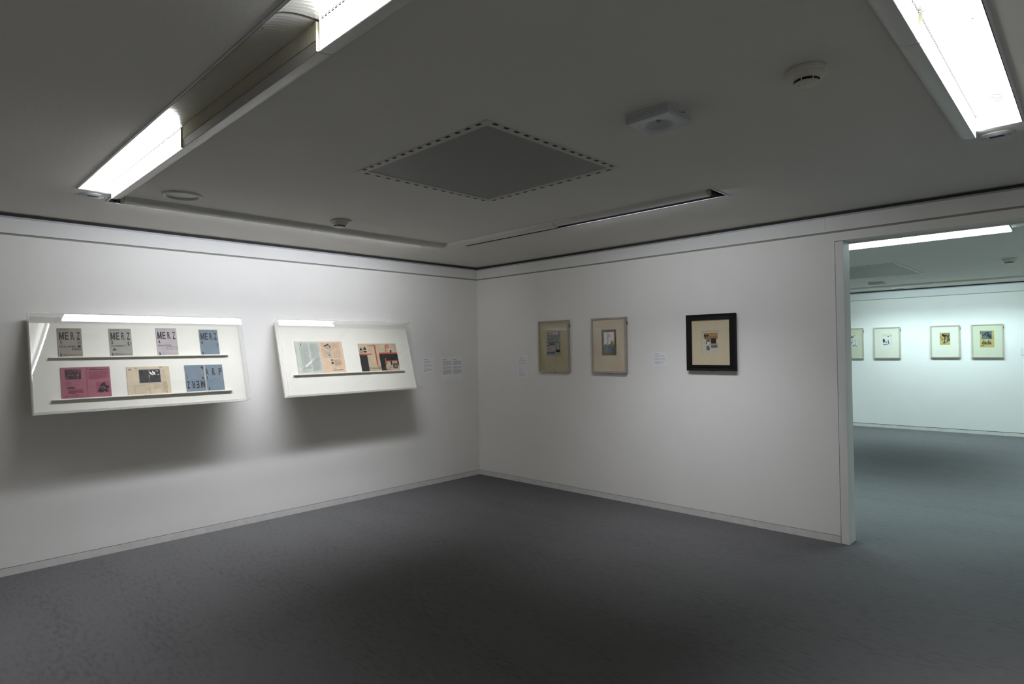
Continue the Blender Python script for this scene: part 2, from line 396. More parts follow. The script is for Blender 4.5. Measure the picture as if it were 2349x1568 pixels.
# ------------------------------------------------------------------ ring of wall-washer lights
SEG = 1.33; LAMP = 9.0; SPREAD = 84; AXIS = 74; LAMP2 = 25; SPREAD2 = 130; COL2 = (.70, .935, 1.01); AXIS2 = 88; COL1 = (.935, .975, 1.085)
def lip_prof(n=9, drop=.036):
    a, h = .066, drop
    p = [(a-a*math.cos(PI/2*k/n), -h*math.sin(PI/2*k/n)) for k in range(n+1)]
    return p+[(a+.003, -h), (a+.003, .0)]
def trough(label, M4, length, lit, emit='emit', cap0=False, cap1=False, plate0=False, plate1=False, rib=None, drop=.036, rb=.075, rt=.15, group='wall washer lights in the ceiling ring'):
    """local x along the run, y outwards from the inner ceiling edge, z up (0 = ceiling)"""
    t = thing('ceiling_light', label, 'ceiling light', M4, group)
    g = .0012
    RB = rb; RH = rt-rb; pr = lip_prof(drop=drop)[:-2]; rows = [[(x, y, z) for y, z in pr] for x in (g, length-g)]
    b = MB(); b.grid(rows, 'lip', True)
    b.f = [f[::-1] for f in b.f]
    for x in (g, length-g): b.face([(x, y, z) for y, z in pr]+[(x, .066, .012), (x, 0, .012)], 'lip')
    b.box(g, length-g, .0655, .0693, -drop, -drop+.003, 'lip')
    b.build('lip', t)
    b = MB()
    if lit: b.face([(g, .0700, -drop+.003), (length-g, .0700, -drop+.003), (length-g, .0700, rt-.0005), (g, .0700, rt-.0005)][::-1], emit)
    else:
        k = int((length-2*g)/.0075); top = []; bot = []
        for i in range(k+1):
            x = g+(length-2*g)*i/k; y = .0705+(.004 if i % 2 else 0); bot.append((x, y, .008)); top.append((x, y, rt-.001))
        b.grid([bot, top], 'reflw', False)
        b.box(g, length-g, .067, .0700, .0121, rt-.0009, 'lip'); b.box(g, length-g, .0660, .0710, -drop+.003, .008, 'band')
    b.build('diffuser', t)
    b = MB(); N = 14
    rf = lambda k, e=0: (.069+(.177-e)*math.sin(PI/2*k/N), RB+(RH-e)*math.cos(PI/2*k/N))
    rows = [[(x, *rf(k)) for k in range(N+1)] for x in (0, length)]
    b.grid(rows, 'refl', True)
    if lit:
        for q in range(int(length/.022)): b.box(q*.022, q*.022+.012, .0704, .0716, rt-.0045, rt-.002, 'black')
    for fx in (.10, .5, .9):   # rivets
        y, z = rf(7.5, .0012); x = fx*length; r = .0035
        b.face([(x+r*math.cos(2*PI*q/8), y+r*.8*math.sin(2*PI*q/8), z-.5*r*math.sin(2*PI*q/8)) for q in range(8)], 'black')
    b.build('reflector', t)
    if lit:      # the tube and its optic throw most light down the wall
        ld = bpy.data.lights.new('lamp_tube', 'AREA'); ld.shape = 'RECTANGLE'; ld.size = length-.03; ld.size_y = .10
        two = emit == 'emit2'; ld.energy = (LAMP2 if two else LAMP*(.85 if emit == 'emit3' else 1))*length/1.33; ld.spread = math.radians(SPREAD2 if two else SPREAD); ld.color = COL2 if two else COL1
        lo = bpy.data.objects.new('lamp_tube', ld); COL.objects.link(lo); lo.parent = t
        a = math.radians(AXIS2 if two else AXIS); dv = Vector((0, math.cos(a), -math.sin(a)))      # axis below the horizontal, outwards
        lo.matrix_basis = frame4((length/2, .150, .030 if rt < .1 else .050), (1, 0, 0), (-dv).cross(Vector((1, 0, 0))), -dv)
    b = MB(); b.box(0, length, .2465, OW-.0005, .0003, max(RB, .004), 'slotshade'); b.build('skirt', t)  # skirt blacked, and taller on the pictures run, to keep the slot dark
    b = MB(); b.box(0, length, OW-.0003, OW+.010, -.0022, -.0004, 'flange'); b.build('flange', t)
    if rib is not None:
        rows = [[(rib+dx, *rf(k, .0025)) for k in range(N+1)] for dx in (-.0022, .0022)]
        b = MB(); b.grid(rows, 'black', True); b.box(rib-.003, rib+.003, .0702, .080, -drop, rt-.006, 'lipcap'); b.build('joint_rib', t)
    for flag, x in ((plate0, .0005), (plate1, length-.0005)):
        if flag:
            b = MB(); pts = [(x, *rf(k)) for k in range(N+1)]
            b.face([(x, .069, -.0005), (x, .069, rt)]+pts[1:]+[(x, .2465, -.0005)], 'plate' if flag is True else flag); b.build('end_plate', t)
    for flag, x, s in ((cap0, 0, -1), (cap1, length, 1)):
        if flag:
            b = MB(); p2 = [(y, z) for y, z in pr]+[(.069, .012), (0, .012)]
            xa, xb = x, x+s*.010
            b.face([(xb, y, z) for y, z in p2], 'lipcap'); rows = [[(xx, y, z) for y, z in p2] for xx in (xa, xb)]
            b.grid(rows, 'lipcap', False, True); b.build('end_cap', t)
    return t
# run over the camera side of the ring: outward is -y ; x along +x would give z = x cross y = -z, so run local x along -x
LOW = dict(rb=.003, rt=.070)
def near(x1): return frame4((x1, IY0, Z1), (-1, 0, 0), (0, -1, 0), (0, 0, 1))
trough('bright lit trough light at top left, ending beside the round cover plate', near(2.435), SEG+.015, True, 'emitn', plate1=True, rib=0, **LOW)
trough('dark unlit trough light at top left, between two bright lit sections', near(3.765), SEG, False, rib=0, **LOW)
trough('bright lit trough light cut off by the top edge, beyond the dark section', near(5.10), SEG, True, 'emitn', plate0=True, **LOW)
# joint ribs shown at the section joints
def leftm(y): return frame4((IX0, y, Z1), (0, 1, 0), (-1, 0, 0), (0, 0, 1))
trough('near half of the long trough light run washing the wall with the display cases', leftm(-4.11), 1.335, True, cap0=True, plate0='black', drop=.041)
trough('far half of the long trough light run above the display cases, ending at ring corner', leftm(-2.775), 1.335, True, drop=.041)
def farm(x): return frame4((x, IY1, Z1), (1, 0, 0), (0, 1, 0), (0, 0, 1))
def farm_(x1): return frame4((x1, IY1, Z1), (1, 0, 0), (0, 1, 0), (0, 0, 1))
trough('unlit trough light running right from the ring corner, parallel to the framed pictures wall', farm(1.11), SEG, False, drop=.041)
trough('trough light washing the framed pictures wall, its open end showing a dark slot', farm(2.44), SEG, True, 'emit3', rb=.125, drop=.032, cap1=True, plate1='black')
def rightm(y): return frame4((IX1, y, Z1), (0, -1, 0), (1, 0, 0), (0, 0, 1))
trough('bright lit trough light at top right, ending beside the round cover plate', rightm(-1.455), SEG, True, 'emitn', plate0=True, **LOW)
trough('bright lit trough light at top right edge, cut off by the top of the picture', rightm(-2.785), SEG, True, 'emitn', plate1=True, rib=0, **LOW)
# corner cover, mitred sweep of the lip profile
b = MB(); pr = lip_prof(drop=.041)[:-2]
rows = [[(IX0-y, -1.441, Z1+z) for y, z in pr], [(IX0-y, IY1+y, Z1+z) for y, z in pr], [(1.111, IY1+y, Z1+z) for y, z in pr]]
b.grid(rows, 'lip', True)
tag(b.build('corner_cover'), 'small moulded corner piece joining the two far trough lights', 'ceiling light')
# end box closing the far slot and the start of the left slot
for n_, (x0, x1, y0, y1) in (('a', (3.772, 3.81, IY1, IY1+OW)), ('b', (IX0-OW+.012, IX0, -4.16, -4.112))):
    b = MB(); b.box(x0, x1, y0, y1, Z1+.09, Z1+.10, 'black')
    b.box(x0-.001, x0+.0005, y0, y1, Z1, Z1+.09, 'black') if n_ == 'b' else b.box(x1-.0005, x1+.001, y0, y1, Z1, Z1+.09, 'black')
    b.box(x0, x1, y0-.001, y0+.0005, Z1, Z1+.09, 'black'); b.box(x0, x1, y1-.0005, y1+.001, Z1, Z1+.09, 'black')
    if n_ == 'a':
        b.box(x1-.001, x1+.007, y0, y1+.01, Z1-.004, Z1-.0005, 'lip')
        tag(b.build('slot_end'), 'dark open end of the slot beyond the right trough light', 'light slot')
    else:
        b.box(x0, x1, y0-.008, y0, Z1-.004, Z1-.0005, 'lip')
        tag(b.build('slot_end'), 'dark triangular slot end at the start of the left trough run', 'light slot')

def cover_plate(x, y, rz, label):
    t = thing('ceiling_cover_plate', label, 'cover plate', T(x, y, Z1) @ Matrix.Rotation(rz, 4, 'Z'), 'round cover plates at the ends of the lights')
    b = MB(); b.lathe([(.074, -.0003), (.0735, -.005), (.070, -.0065), (.066, -.0065), (.0655, -.0045), (.0635, -.0045), (.063, -.0065), (.0001, -.0065)], 'plasticw'); 
    b.f = [f[::-1] for f in b.f]; b.build('plate', t)
    b = MB(); b.box(-.012, .012, -.030, .030, -.0072, -.0066, 'black'); b.box(.018, .021, -.034, .034, -.0072, -.0066, 'black')
    b.disc(.004, -.0070, 'black', 0, .046); b.disc(.004, -.0070, 'black', 0, -.046); b.build('slot', t)
cover_plate(.953, -4.263, .0, 'round grey cover plate at the left end of the top left light')
cover_plate(5.283, -1.305, PI/2, 'round grey cover plate at the end of the top right light')

def smoke(x, y, z, rz, label, tab=False, s=1.0):
    t = thing('smoke_detector', label, 'smoke detector', T(x, y, z) @ Matrix.Rotation(rz, 4, 'Z') @ Matrix.Scale(s, 4), 'smoke detectors')
    b = MB(); b.lathe([(.0001, -.0003), (.070, -.0003), (.0715, -.003), (.0715, -.021), (.069, -.023), (.060, -.0235)], 'plastic', 48); b.f = [f[::-1] for f in b.f]; b.build('base', t)
    b = MB(); b.lathe([(.062, -.0225), (.0605, -.029), (.056, -.038), (.050, -.0425), (.046, -.043)], 'plastic', 48); b.f = [f[::-1] for f in b.f]; b.build('body', t)
    b = MB(); b.lathe([(.0462, -.042), (.0415, -.0425), (.0400, -.051), (.030, -.052)], 'black', 40); b.f = [f[::-1] for f in b.f]; b.build('vent_gap', t)
    b = MB(); b.lathe([(.036, -.0505), (.0445, -.051), (.0450, -.0535), (.040, -.056), (.0001, -.057)], 'plastic', 40); b.f = [f[::-1] for f in b.f]
    for k in range(7):
        a = 2*PI*(k+.15)/7; c, s_ = math.cos(a), math.sin(a); r0, r1, w = .040, .0475, .0022
        b.face([(r1*c-w*s_, r1*s_+w*c, -.0425), (r1*c+w*s_, r1*s_-w*c, -.0425), ((r1-.003)*c+w*s_, (r1-.003)*s_-w*c, -.0515), ((r1-.003)*c-w*s_, (r1-.003)*s_+w*c, -.0515)], 'plastic')
    b.build('cap', t)
    b = MB(); b.disc(.003, -.0573, 'black', -.025, .012, 12); b.build('indicator', t)
    if tab:
        b = MB(); b.box(.068, .098, -.006, .012, -.010, -.007, 'plasticw'); b.build('name_tab', t)
smoke(4.853, -2.772, Z1, .9, 'large cream smoke detector at upper right between vent and bright light')
smoke(1.335, -2.705, Z1, .75, 'small smoke detector hanging beside the long left trough light run', tab=True)
smoke(4.885, 4.19, Z2, .75, 'smoke detector on the ceiling of the bluish room beyond the doorway', tab=False)

def emergency(x0, x1, y0, y1, z, label):
    t = thing('emergency_light', label, 'emergency light', T((x0+x1)/2, (y0+y1)/2, z), 'square emergency lights')
    a = (x1-x0)/2; b = MB(); zz = [(-.0003, 1), (-.012, 1), (-.0125, .975), (-.016, .975), (-.0165, 1), (-.024, 1), (-.0245, .975), (-.028, .975), (-.0285, 1), (-.042, 1), (-.045, .985)]
    rows = [[(-a*k, -a*k, q), (a*k, -a*k, q), (a*k, a*k, q), (-a*k, a*k, q)] for q, k in zz]
    b.grid(rows, 'plasticw', False, True); b.f = [f[::-1] for f in b.f]
    b.box(a*1.001, a*1.004, .2*a, .38*a, -.010, -.006, 'black')
    b.box(a*1.001, a*1.004, -.05*a, .0*a, -.018, -.015, 'black'); b.box(a*1.001, a*1.004, .06*a, .11*a, -.018, -.015, 'black')
    b.build('housing', t)
    b = MB(); n = 48; sq = []; k = a*.985
    for i in range(n):
        th = 2*PI*i/n; c, s = math.cos(th), math.sin(th); m = k/max(abs(c), abs(s)); sq.append((m*c, m*s, -.045))
    rr = [.066, .062, .05, .034, .018]; zc = [-.045, -.0425, -.033, -.025, -.022]
    rows = [sq]+[[(r*math.cos(2*PI*i/n), r*math.sin(2*PI*i/n), q) for i in range(n)] for r, q in zip(rr, zc)]
    b.grid(rows, 'plasticw', True, True); b.disc(.018, -.022, 'plasticw', n=48); b.f = [f for f in b.f]
    b.build('dish', t)
    b = MB(); b.lathe([(.0115, -.022), (.0115, -.028), (.008, -.030), (.0001, -.031)], 'lens', 20); b.disc(.004, -.0315, 'black', n=12); b.build('bulb', t)
emergency(4.122, 4.333, -2.887, -2.682, Z1, 'square white emergency light on the ceiling right of the big vent')
emergency(2.98, 3.18, 5.86, 6.06, Z2, 'small square emergency light on the next room ceiling, seen through the doorway')

def downlight(x, y, z, r, label):
    t = thing('recessed_downlight', label, 'ceiling light', T(x, y, z), 'recessed round downlights')
    b = MB(); b.lathe([(r, -.0003), (r, -.004), (r-.004, -.011), (r-.012, -.013), (r-.018, -.0115), (r-.024, -.0015)], 'plastic', 56); b.f = [f[::-1] for f in b.f]; b.build('ring', t)
    b = MB(); b.disc(r-.0235, -.0012, 'lens', n=56); b.build('lens', t)
downlight(1.343, -3.852, Z1, .118, 'round cream-rimmed downlight near the end of the top left light')
downlight(3.10, 7.42, Z2, .12, 'round downlight near the far wall of the bluish room')

def vent(x0, x1, y0, y1, z, label, n=14):
    t = thing('ceiling_vent', label, 'air vent', T((x0+x1)/2, (y0+y1)/2, z), 'square ceiling vents')
    ax, ay = (x1-x0)/2, (y1-y0)/2
    def ring(b, k0, k1, za, zb, m):
        a0, a1, b0, b1 = ax-k0, ax-k1, ay-k0, ay-k1
        o = [(-a0, -b0, za), (a0, -b0, za), (a0, b0, za), (-a0, b0, za)]; i = [(-a1, -b1, zb), (a1, -b1, zb), (a1, b1, zb), (-a1, b1, zb)]
        for k in range(4): b.face([o[k], i[k], i[(k+1) % 4], o[(k+1) % 4]], m)
    b = MB(); ring(b, 0, .001, -.0003, -.004, 'vent'); ring(b, .001, .047, -.004, -.004, 'vent'); ring(b, .047, .050, -.004, -.001, 'vent')
    c = .0105; w = .0085
    for s in (-1, 1):
        for k in range(n):
            x = -ax+.03+(2*ax-.06)*(k+.5)/n; d_ = (2*ax)/n*.20; b.box(x-d_, x+d_, s*(ay-c)-w, s*(ay-c)+w, -.0046, -.0041, 'black')
            y = -ay+.03+(2*ay-.06)*(k+.5)/n; b.box(s*(ax-c)-w, s*(ax-c)+w, y-d_, y+d_, -.0046, -.0041, 'black')
    b.build('frame', t)
    b = MB(); a0, b0 = ax-.05, ay-.05; b.face([(-a0, -b0, -.0012), (-a0, b0, -.0012), (a0, b0, -.0012), (a0, -b0, -.0012)], 'perf'); b.build('perforated_panel', t)
vent(2.572, 3.66, -3.31, -2.253, Z1, 'large square perforated vent in the middle of the ceiling')
vent(2.80, 3.875, 3.467, 5.075, Z2, 'perforated vent in the next room ceiling, half hidden by the door jamb', 16)

# next room lights
g2 = 'trough lights in the next room'
def near2(x1): return frame4((x1, JY0, Z2), (-1, 0, 0), (0, -1, 0), (0, 0, 1))
trough('ribbed bright trough light seen through the top of the doorway', near2(5.10), 1.36, True, 'emit2', cap0=True, plate0=True, group=g2)
trough('unseen trough light behind the door jamb, added to light the wall', near2(3.738), 1.36, True, 'emit2', group=g2)  # out of view, added for its light on the wall
def far2(x): return frame4((x, JY1, Z2), (1, 0, 0), (0, 1, 0), (0, 0, 1))
trough('left trough light washing the far wall of the bluish room', far2(2.40), 1.33, True, 'emit2', group=g2)
trough('right trough light along the far wall of the bluish room', far2(3.74), 1.33, True, 'emit2', group=g2)
def right2(y): return frame4((5.85, y, Z2), (0, -1, 0), (1, 0, 0), (0, 0, 1))  # right run is unseen, added to brighten the next room
for k_, y_ in enumerate((3.56, 4.93, 6.30)):
    trough(('first', 'second', 'third')[k_]+' unseen trough light of the run added on the right side of the bluish room', right2(y_), 1.36, True, 'emit2', group=g2)
def left2(y): return frame4((1.40, y, Z2), (0, 1, 0), (-1, 0, 0), (0, 0, 1))  # left run, also out of view, put in for ambient light
trough('first unseen trough light of the added side run in the bluish room', left2(2.20), 1.36, True, 'emit2', group=g2)
trough('second unseen trough light of the added side run in the bluish room', left2(3.57), 1.36, True, 'emit2', group=g2)
trough('third unseen trough light of the added side run in the bluish room', left2(4.94), 1.36, True, 'emit2', group=g2)

# ------------------------------------------------------------------ tilted wall cases
BA = Vector((.045, 0, 1.85)); BB = Vector((.255, 0, 1.147)); dn = (BB-BA).normalized(); SL = (BB-BA).length
nn = Vector((-dn.z, 0, dn.x)); up = -dn; ES = Vector((0, 1, 0))
def board_frame(s, t, off=0):    # origin at board coords (y = s, t metres down the slope), off above the board
    o = BA+dn*t+nn*off; return frame4((o.x, s, o.z), ES, up, nn)
def case(y0, y1, ledges, label):
    w = y1-y0
    t = thing('display_case', label, 'display case', board_frame(y0, SL), 'tilted wall display cases')
    b = MB(); b.box(0, w, 0, SL, -.022, 0, 'caseboard'); b.build('backboard', t, .001)
    # wedge that carries the board, inset from its edges (local coordinates of wall points)
    b = MB(); Mi = board_frame(y0, SL).inverted()
    def loc(x, y, z): return tuple(Mi @ Vector((x, y, z)))
    pts = [(.0005, 1.80), (.0005, 1.21), (.205, 1.20), (.030, 1.80)]
    A_ = [loc(x, y0+.12, z) for x, z in pts]; B_ = [loc(x, y1-.12, z) for x, z in pts]
    b.face(A_, 'caseboard'); b.face(B_[::-1], 'caseboard')
    for k in range(4): b.face([A_[k], B_[k], B_[(k+1) % 4], A_[(k+1) % 4]], 'caseboard')
    b.build('support', t)
    for (a, c, tt) in ledges:
        b = MB(); b.box(a-y0, c-y0, SL-tt-.009, SL-tt, .0003, .022, 'caseboard'); b.build('ledge', t, .0008)
    # clear hood
    D = .09; h = .003; b = MB(); g = .0005
    # front sheet shaped with a bow and rolled top to place the lamp reflections
    N = 24; BL = .05; cv = .0010; bow = .0095
    def dz(y):
        s = min(1, max(0, (y+h)/(SL+2*h))); e = max(0, (y-(SL+h-BL))/BL)
        return bow*(1-(2*s-1)**2)-cv*e*e
    prof = [(-h+(SL+2*h)*k/N, dz(-h+(SL+2*h)*k/N)) for k in range(N)]+[(SL+h-BL*.6*(1-k/5), dz(SL+h-BL*.6*(1-k/5))) for k in range(1, 6)]
    prof = sorted(set(prof))
    for zz, fl in ((D, 0), (D-h, 1)):
        rows = [[(x, y, zz+dz) for x in (-h, w+h)] for y, dz in prof]; i0 = len(b.f); b.grid(rows, 'acr', True)
        if not fl: b.f[i0:] = [f[::-1] for f in b.f[i0:]]
    b.box(-h, 0-g, -h, SL+h, -.018, D-h, 'acr'); b.box(w+g, w+h, -h, SL+h, -.018, D-h, 'acr')
    b.box(0, w, -h, -g, -.018, D-h, 'acr'); b.box(0, w, SL+g, SL+h, -.018, D-h, 'acr')
    hood = b.build('acrylic_hood', t)
    b = MB(); e = .0016; H = h+.0004
    for (xa, xb, ya, yb, za, zb) in [(-H, -H+e*2, -H, SL+H, D-e, D+.0004), (w+H-2*e, w+H, -H, SL+H, D-e, D+.0004), (-H, w+H, -H, -H+e*2, D-e, D+.0004), (-H, w+H, SL+H-e*2, SL+H, D-e, D+.0004),
                                 (-H, -H+e, -H, -H+e*2, -.018, D), (w+H-e, w+H, -H, -H+e*2, -.018, D), (-H, -H+e, SL+H-e*2, SL+H, -.018, D), (w+H-e, w+H, SL+H-2*e, SL+H, -.018, D)]:
        b.box(xa, xb, ya, yb, za, zb, 'acre')
    ed = b.build('polished_edges', t)
    return t
case(-4.487, -2.998, [(-4.376, -3.113, .3125), (-4.373, -3.116, .6305)], 'left tilted clear display case with two ledges of magazines')
case(-2.650, -1.152, [(-2.5405, -1.279, .5195)], 'right tilted clear display case holding two open magazines on one ledge')

def place(s, t): return board_frame(s, t, .0032)
def figure(s, a, c):    # small seated silhouette printed in the corner
    w, h = .10, .125
    s.poly([(a+.02, c+h*.15), (a+.035, c), (a+.045, c+h*.3), (a+.07, c+h*.25), (a+.085, c+h*.5), (a+.08, c+h*.8), (a+.1, c+h), (a+.01, c+h), (a+.03, c+h*.7)], 'ink')
def cover(s, dk, head='MERZ', num='1', flip=False):
    F = (lambda a, b: (1-b, 1-a)) if flip else (lambda a, b: (a, b))
    def rc(a, b, c, d): (a, b), (c, d) = F(a, b), F(c, d); return a, b, c, d
    a, b_, c, d = rc(.06, .96, .035, .05); s.lines(a, b_, c, d+.0, 1, dk, .9, 0, 3)
    a, b_, c, d = rc(.06, .90, .062, .077); s.lines(a, b_, c, d, 1, dk, .9, 0, 4)
    a, b_, c, d = rc(.06, .965, .135, .405); s.spaced(head, a, b_, c, d, 'ink', .02, .76 if len(head) == 4 else .52, flip)
    a, b_, c, d = rc(.065, .165, .44, .555)
    s.text(num, a, b_, c, d, 'ink', .03, flip) if num != '1' else s.one(.085, .15, c, d)
    a, b_, c, d = rc(.20, .50, .885, .905); s.lines(a, b_, c, d, 1, dk, .8, .1, 5)
    a, b_, c, d = rc(.19, .95, .91, .965); s.lines(a, b_, c, d, 3, dk, .6, .12, 6)
def mag(name_label, s0, w, t, h, paper):
    s = Sheet(w, h, paper, .0022); return s
GR = 'magazines on the ledges of the tilted cases'
s = Sheet(.149, .2265, 'kraft', .002); cover(s, 'kraftdk'); figure(s, .05, .85)
for k in range(2): s.line((.79, .44+.12*k), (.96, .56-.12*k), .018, 'ink')
for p in ((.875, .437), (.875, .563), (.79, .50), (.955, .50)): s.circ(*p, .014, 'ink')
s.text('HOLLAND', .06, .72, .605, .67, 'ink', .03); s.rect(.80, .93, .595, .675, 'ink'); s.text('DADA', .56, .95, .705, .765, 'ink', .035)
o = s.build('magazine', M4=place(-4.316, .3118)); tag(o, 'brown magazine numbered 1 with a star mark, first on the top ledge', 'magazine', GR)
s = Sheet(.152, .227, 'olive', .002); cover(s, 'kraftdk', num='2'); figure(s, .05, .85)
s.text('NUMMER', .07, .66, .60, .65, 'ink', .02); s.text('i', .815, .87, .45, .62, 'ink', .0, slant=.3); s.line((.70, .64), (.82, .49), .014, 'ink'); s.line((.86, .62), (.98, .49), .014, 'ink')
s.poly([(.09, .765), (.17, .75), (.17, .69), (.27, .76), (.28, .785), (.13, .79)], 'ink')
o = s.build('magazine', M4=place(-3.9905, .3118)); tag(o, 'grey-green magazine numbered 2, second on the top ledge', 'magazine', GR)
s = Sheet(.1545, .2375, 'mauve', .002); cover(s, 'greyink', num='4'); figure(s, .05, .85)
s.text('BANALITÄTEN', .06, .68, .60, .655, 'ink', .02); s.lines(.60, .70, .545, .555, 1, 'greyink', .8, 0, 2); s.lines(.82, .92, .54, .55, 1, 'greyink', .8, 0, 2)
for (a, b2, c, d) in ((.43, .96, .68, .688), (.43, .96, .762, .77), (.43, .442, .68, .77), (.948, .96, .68, .77)): s.rect(a, b2, c, d, 'ink')
s.lines(.47, .80, .70, .75, 3, 'greyink', .5, .3, 8)
o = s.build('magazine', M4=place(-3.6615, .3118)); tag(o, 'pinkish grey magazine numbered 4, third on the top ledge', 'magazine', GR)
s = Sheet(.1515, .2285, 'blue', .002); cover(s, 'bluedk', num='6'); figure(s, .05, .85)
s.text('imitatoren', .07, .45, .605, .635, 'bluedk', .01); s.text('watch step', .47, .88, .67, .70, 'bluedk', .01); s.text('!', .885, .935, .54, .69, 'ink', .0); s.lines(.58, .85, .735, .75, 1, 'bluedk', .8, 0, 2)
o = s.build('magazine', M4=place(-3.3300, .3118)); tag(o, 'blue magazine numbered 6, last on the top ledge', 'magazine', GR)

def spread(label, s0, t, w1, w2, h, fl, fr, pl_, pr_):
    th = thing('open_magazine', label, 'magazine', place(s0, t), GR)
    a = Sheet(w1, h, pl_, .0024); fl(a); a.build('left_page', th)
    c = Sheet(w2, h, pr_, .0024, x0=w1+.0006); fr(c); c.build('right_page', th)
    return th
def pkl(s):
    s.rect(.17, .80, .065, .385, 'dark'); s.blotch(.17, .80, .065, .385, 60, ['pinkdk', 'pinkdk', 'ink', 'pink', 'ink'], 3, .22)
    s.lines(.18, .68, .42, .435, 1, 'pinkdk', .8); s.lines(.18, .40, .45, .60, 9, 'pinkdk', .5, .2, 2)
    s.text('KRIEG.', .23, .55, .625, .685, 'ink', .04); s.lines(.25, .88, .715, .85, 8, 'pinkdk', .6, .1, 9)
    s.line((.42, .855), (.48, .875), .03, 'ink'); s.line((.50, .87), (.66, .90), .035, 'dark'); s.lines(.33, .90, .925, .945, 2, 'dark', .6, .05, 4); s.text('40', .12, .23, .90, .95, 'dark', .01)
def pkr(s):
    s.rect(.0, .035, 0, 1, 'pinkdk'); s.one(.05, .10, .04, .10, 'dark'); s.lines(.14, .92, .045, .065, 1, 'dark', .7, .1); s.rect(.13, .93, .078, .095, 'ink')
    s.lines(.10, .93, .135, .41, 13, 'pinkdk', .55, .2, 5); s.rect(.38, .93, .51, .85, 'pinkdk')
    s.poly([(.42, .79), (.52, .70), (.55, .60), (.62, .55), (.68, .52), (.80, .505), (.74, .55), (.80, .62), (.93, .65), (.88, .72), (.80, .73), (.88, .82), (.80, .84), (.72, .80), (.62, .845), (.50, .84)], 'ink')
    s.circ(.66, .70, .11, 'pinkdk', .8); s.circ(.64, .71, .07, 'dark', .8); s.lines(.40, .60, .89, .90, 1, 'pinkdk', .8)
spread('pink open magazine, first on the bottom ledge of the left case', -4.3125, .6298, .155, .153, .238, pkl, pkr, 'pink', 'pink')
def bgl(s):
    s.text('64', .08, .22, .06, .13, 'ink', .01); s.line((.36, .05), (.5, .045), .02, 'ink'); s.lines(.45, .50, .09, .2, 6, 'beigedk', .5)
    s.rect(.53, 1, .085, .60, 'grey'); s.rect(.56, 1, .11, .575, 'dark'); s.blotch(.58, 1, .13, .55, 26, ['dark', 'photo', 'ink', 'photo', 'cream'], 21, .3)
    s.lines(.24, .98, .64, .71, 4, 'beigedk', .5, .15, 3); s.lines(.24, .30, .73, .95, 9, 'beigedk', .5)
    for (a, b2, c, d) in ((.32, .80, .75, .757), (.32, .80, .943, .95), (.32, .332, .75, .95), (.788, .80, .75, .95)): s.rect(a, b2, c, d, 'greyink')
    s.lines(.84, .98, .73, .86, 6, 'beigedk', .5)
def bgr(s):
    s.rect(0, .57, .085, .60, 'grey'); s.rect(0, .54, .11, .575, 'dark'); s.blotch(0, .52, .13, .55, 26, ['dark', 'photo', 'ink', 'photo', 'white'], 22, .3)
    s.line((.50, .035), (.66, .03), .02, 'ink'); s.rect(0, .02, .60, 1, 'beigedk')
    s.lines(.62, .82, .12, .50, 17, 'beigedk', .45, .3, 6); s.lines(.20, .52, .64, .82, 8, 'beigedk', .4, .3, 7); s.lines(.55, .60, .58, .96, 14, 'beigedk', .5); s.lines(.62, .84, .54, .97, 17, 'beigedk', .6, .1, 8)
    s.circ(.80, .95, .02, 'dark')
spread('cream open magazine with a dark central picture, middle of the bottom ledge', -3.894, .6298, .151, .152, .229, bgl, bgr, 'beige', 'beige')
def bll(s):
    cover(s, 'bluedk', num='6', flip=True)
    s.poly([(.86, .06), (.95, .04), (.97, .12), (.93, .19), (.90, .14), (.84, .11)], 'ink')
    s.lines(.05, .42, .26, .275, 1, 'bluedk', .8); s.text('imitatoren', .08, .52, .325, .365, 'bluedk', .01, flip=True); s.text('watch step', .52, .95, .375, .405, 'bluedk', .01, flip=True)
    s.text('!', .06, .105, .33, .51, 'ink', .0, flip=True)
def blr(s):
    s.rect(0, .055, 0, 1, 'seam'); cover(s, 'bluedk', head='ARP', num='1'); figure(s, .12, .83)
    s.text('Propaganda', .10, .62, .575, .625, 'bluedk', .01); s.text('und Arp', .62, .96, .665, .71, 'bluedk', .015); s.poly([(.62, .735), (.70, .73), (.64, .79)], 'bluedk')
spread('blue open magazine with a heading printed upside down, last on the bottom ledge', -3.4745, .6298, .150, .151, .2305, bll, blr, 'blue', 'blue')
def il(s):
    s.text('i', .22, .255, .045, .13, 'ink', .0, slant=.5); s.lines(.32, .54, .06, .14, 7, 'greendk', .7, .05, 2); s.lines(.17, .54, .14, .865, 62, 'greendk', .7, .05, 3)
    s.lines(.60, .95, .06, .91, 74, 'greendk', .7, .08, 4); s.lines(.17, .54, .90, .94, 3, 'greendk', .6, .2, 6)
    for y in (.125, .245, .76): s.rect(.74, .96, y, y+.007, 'green', s.top+.001)
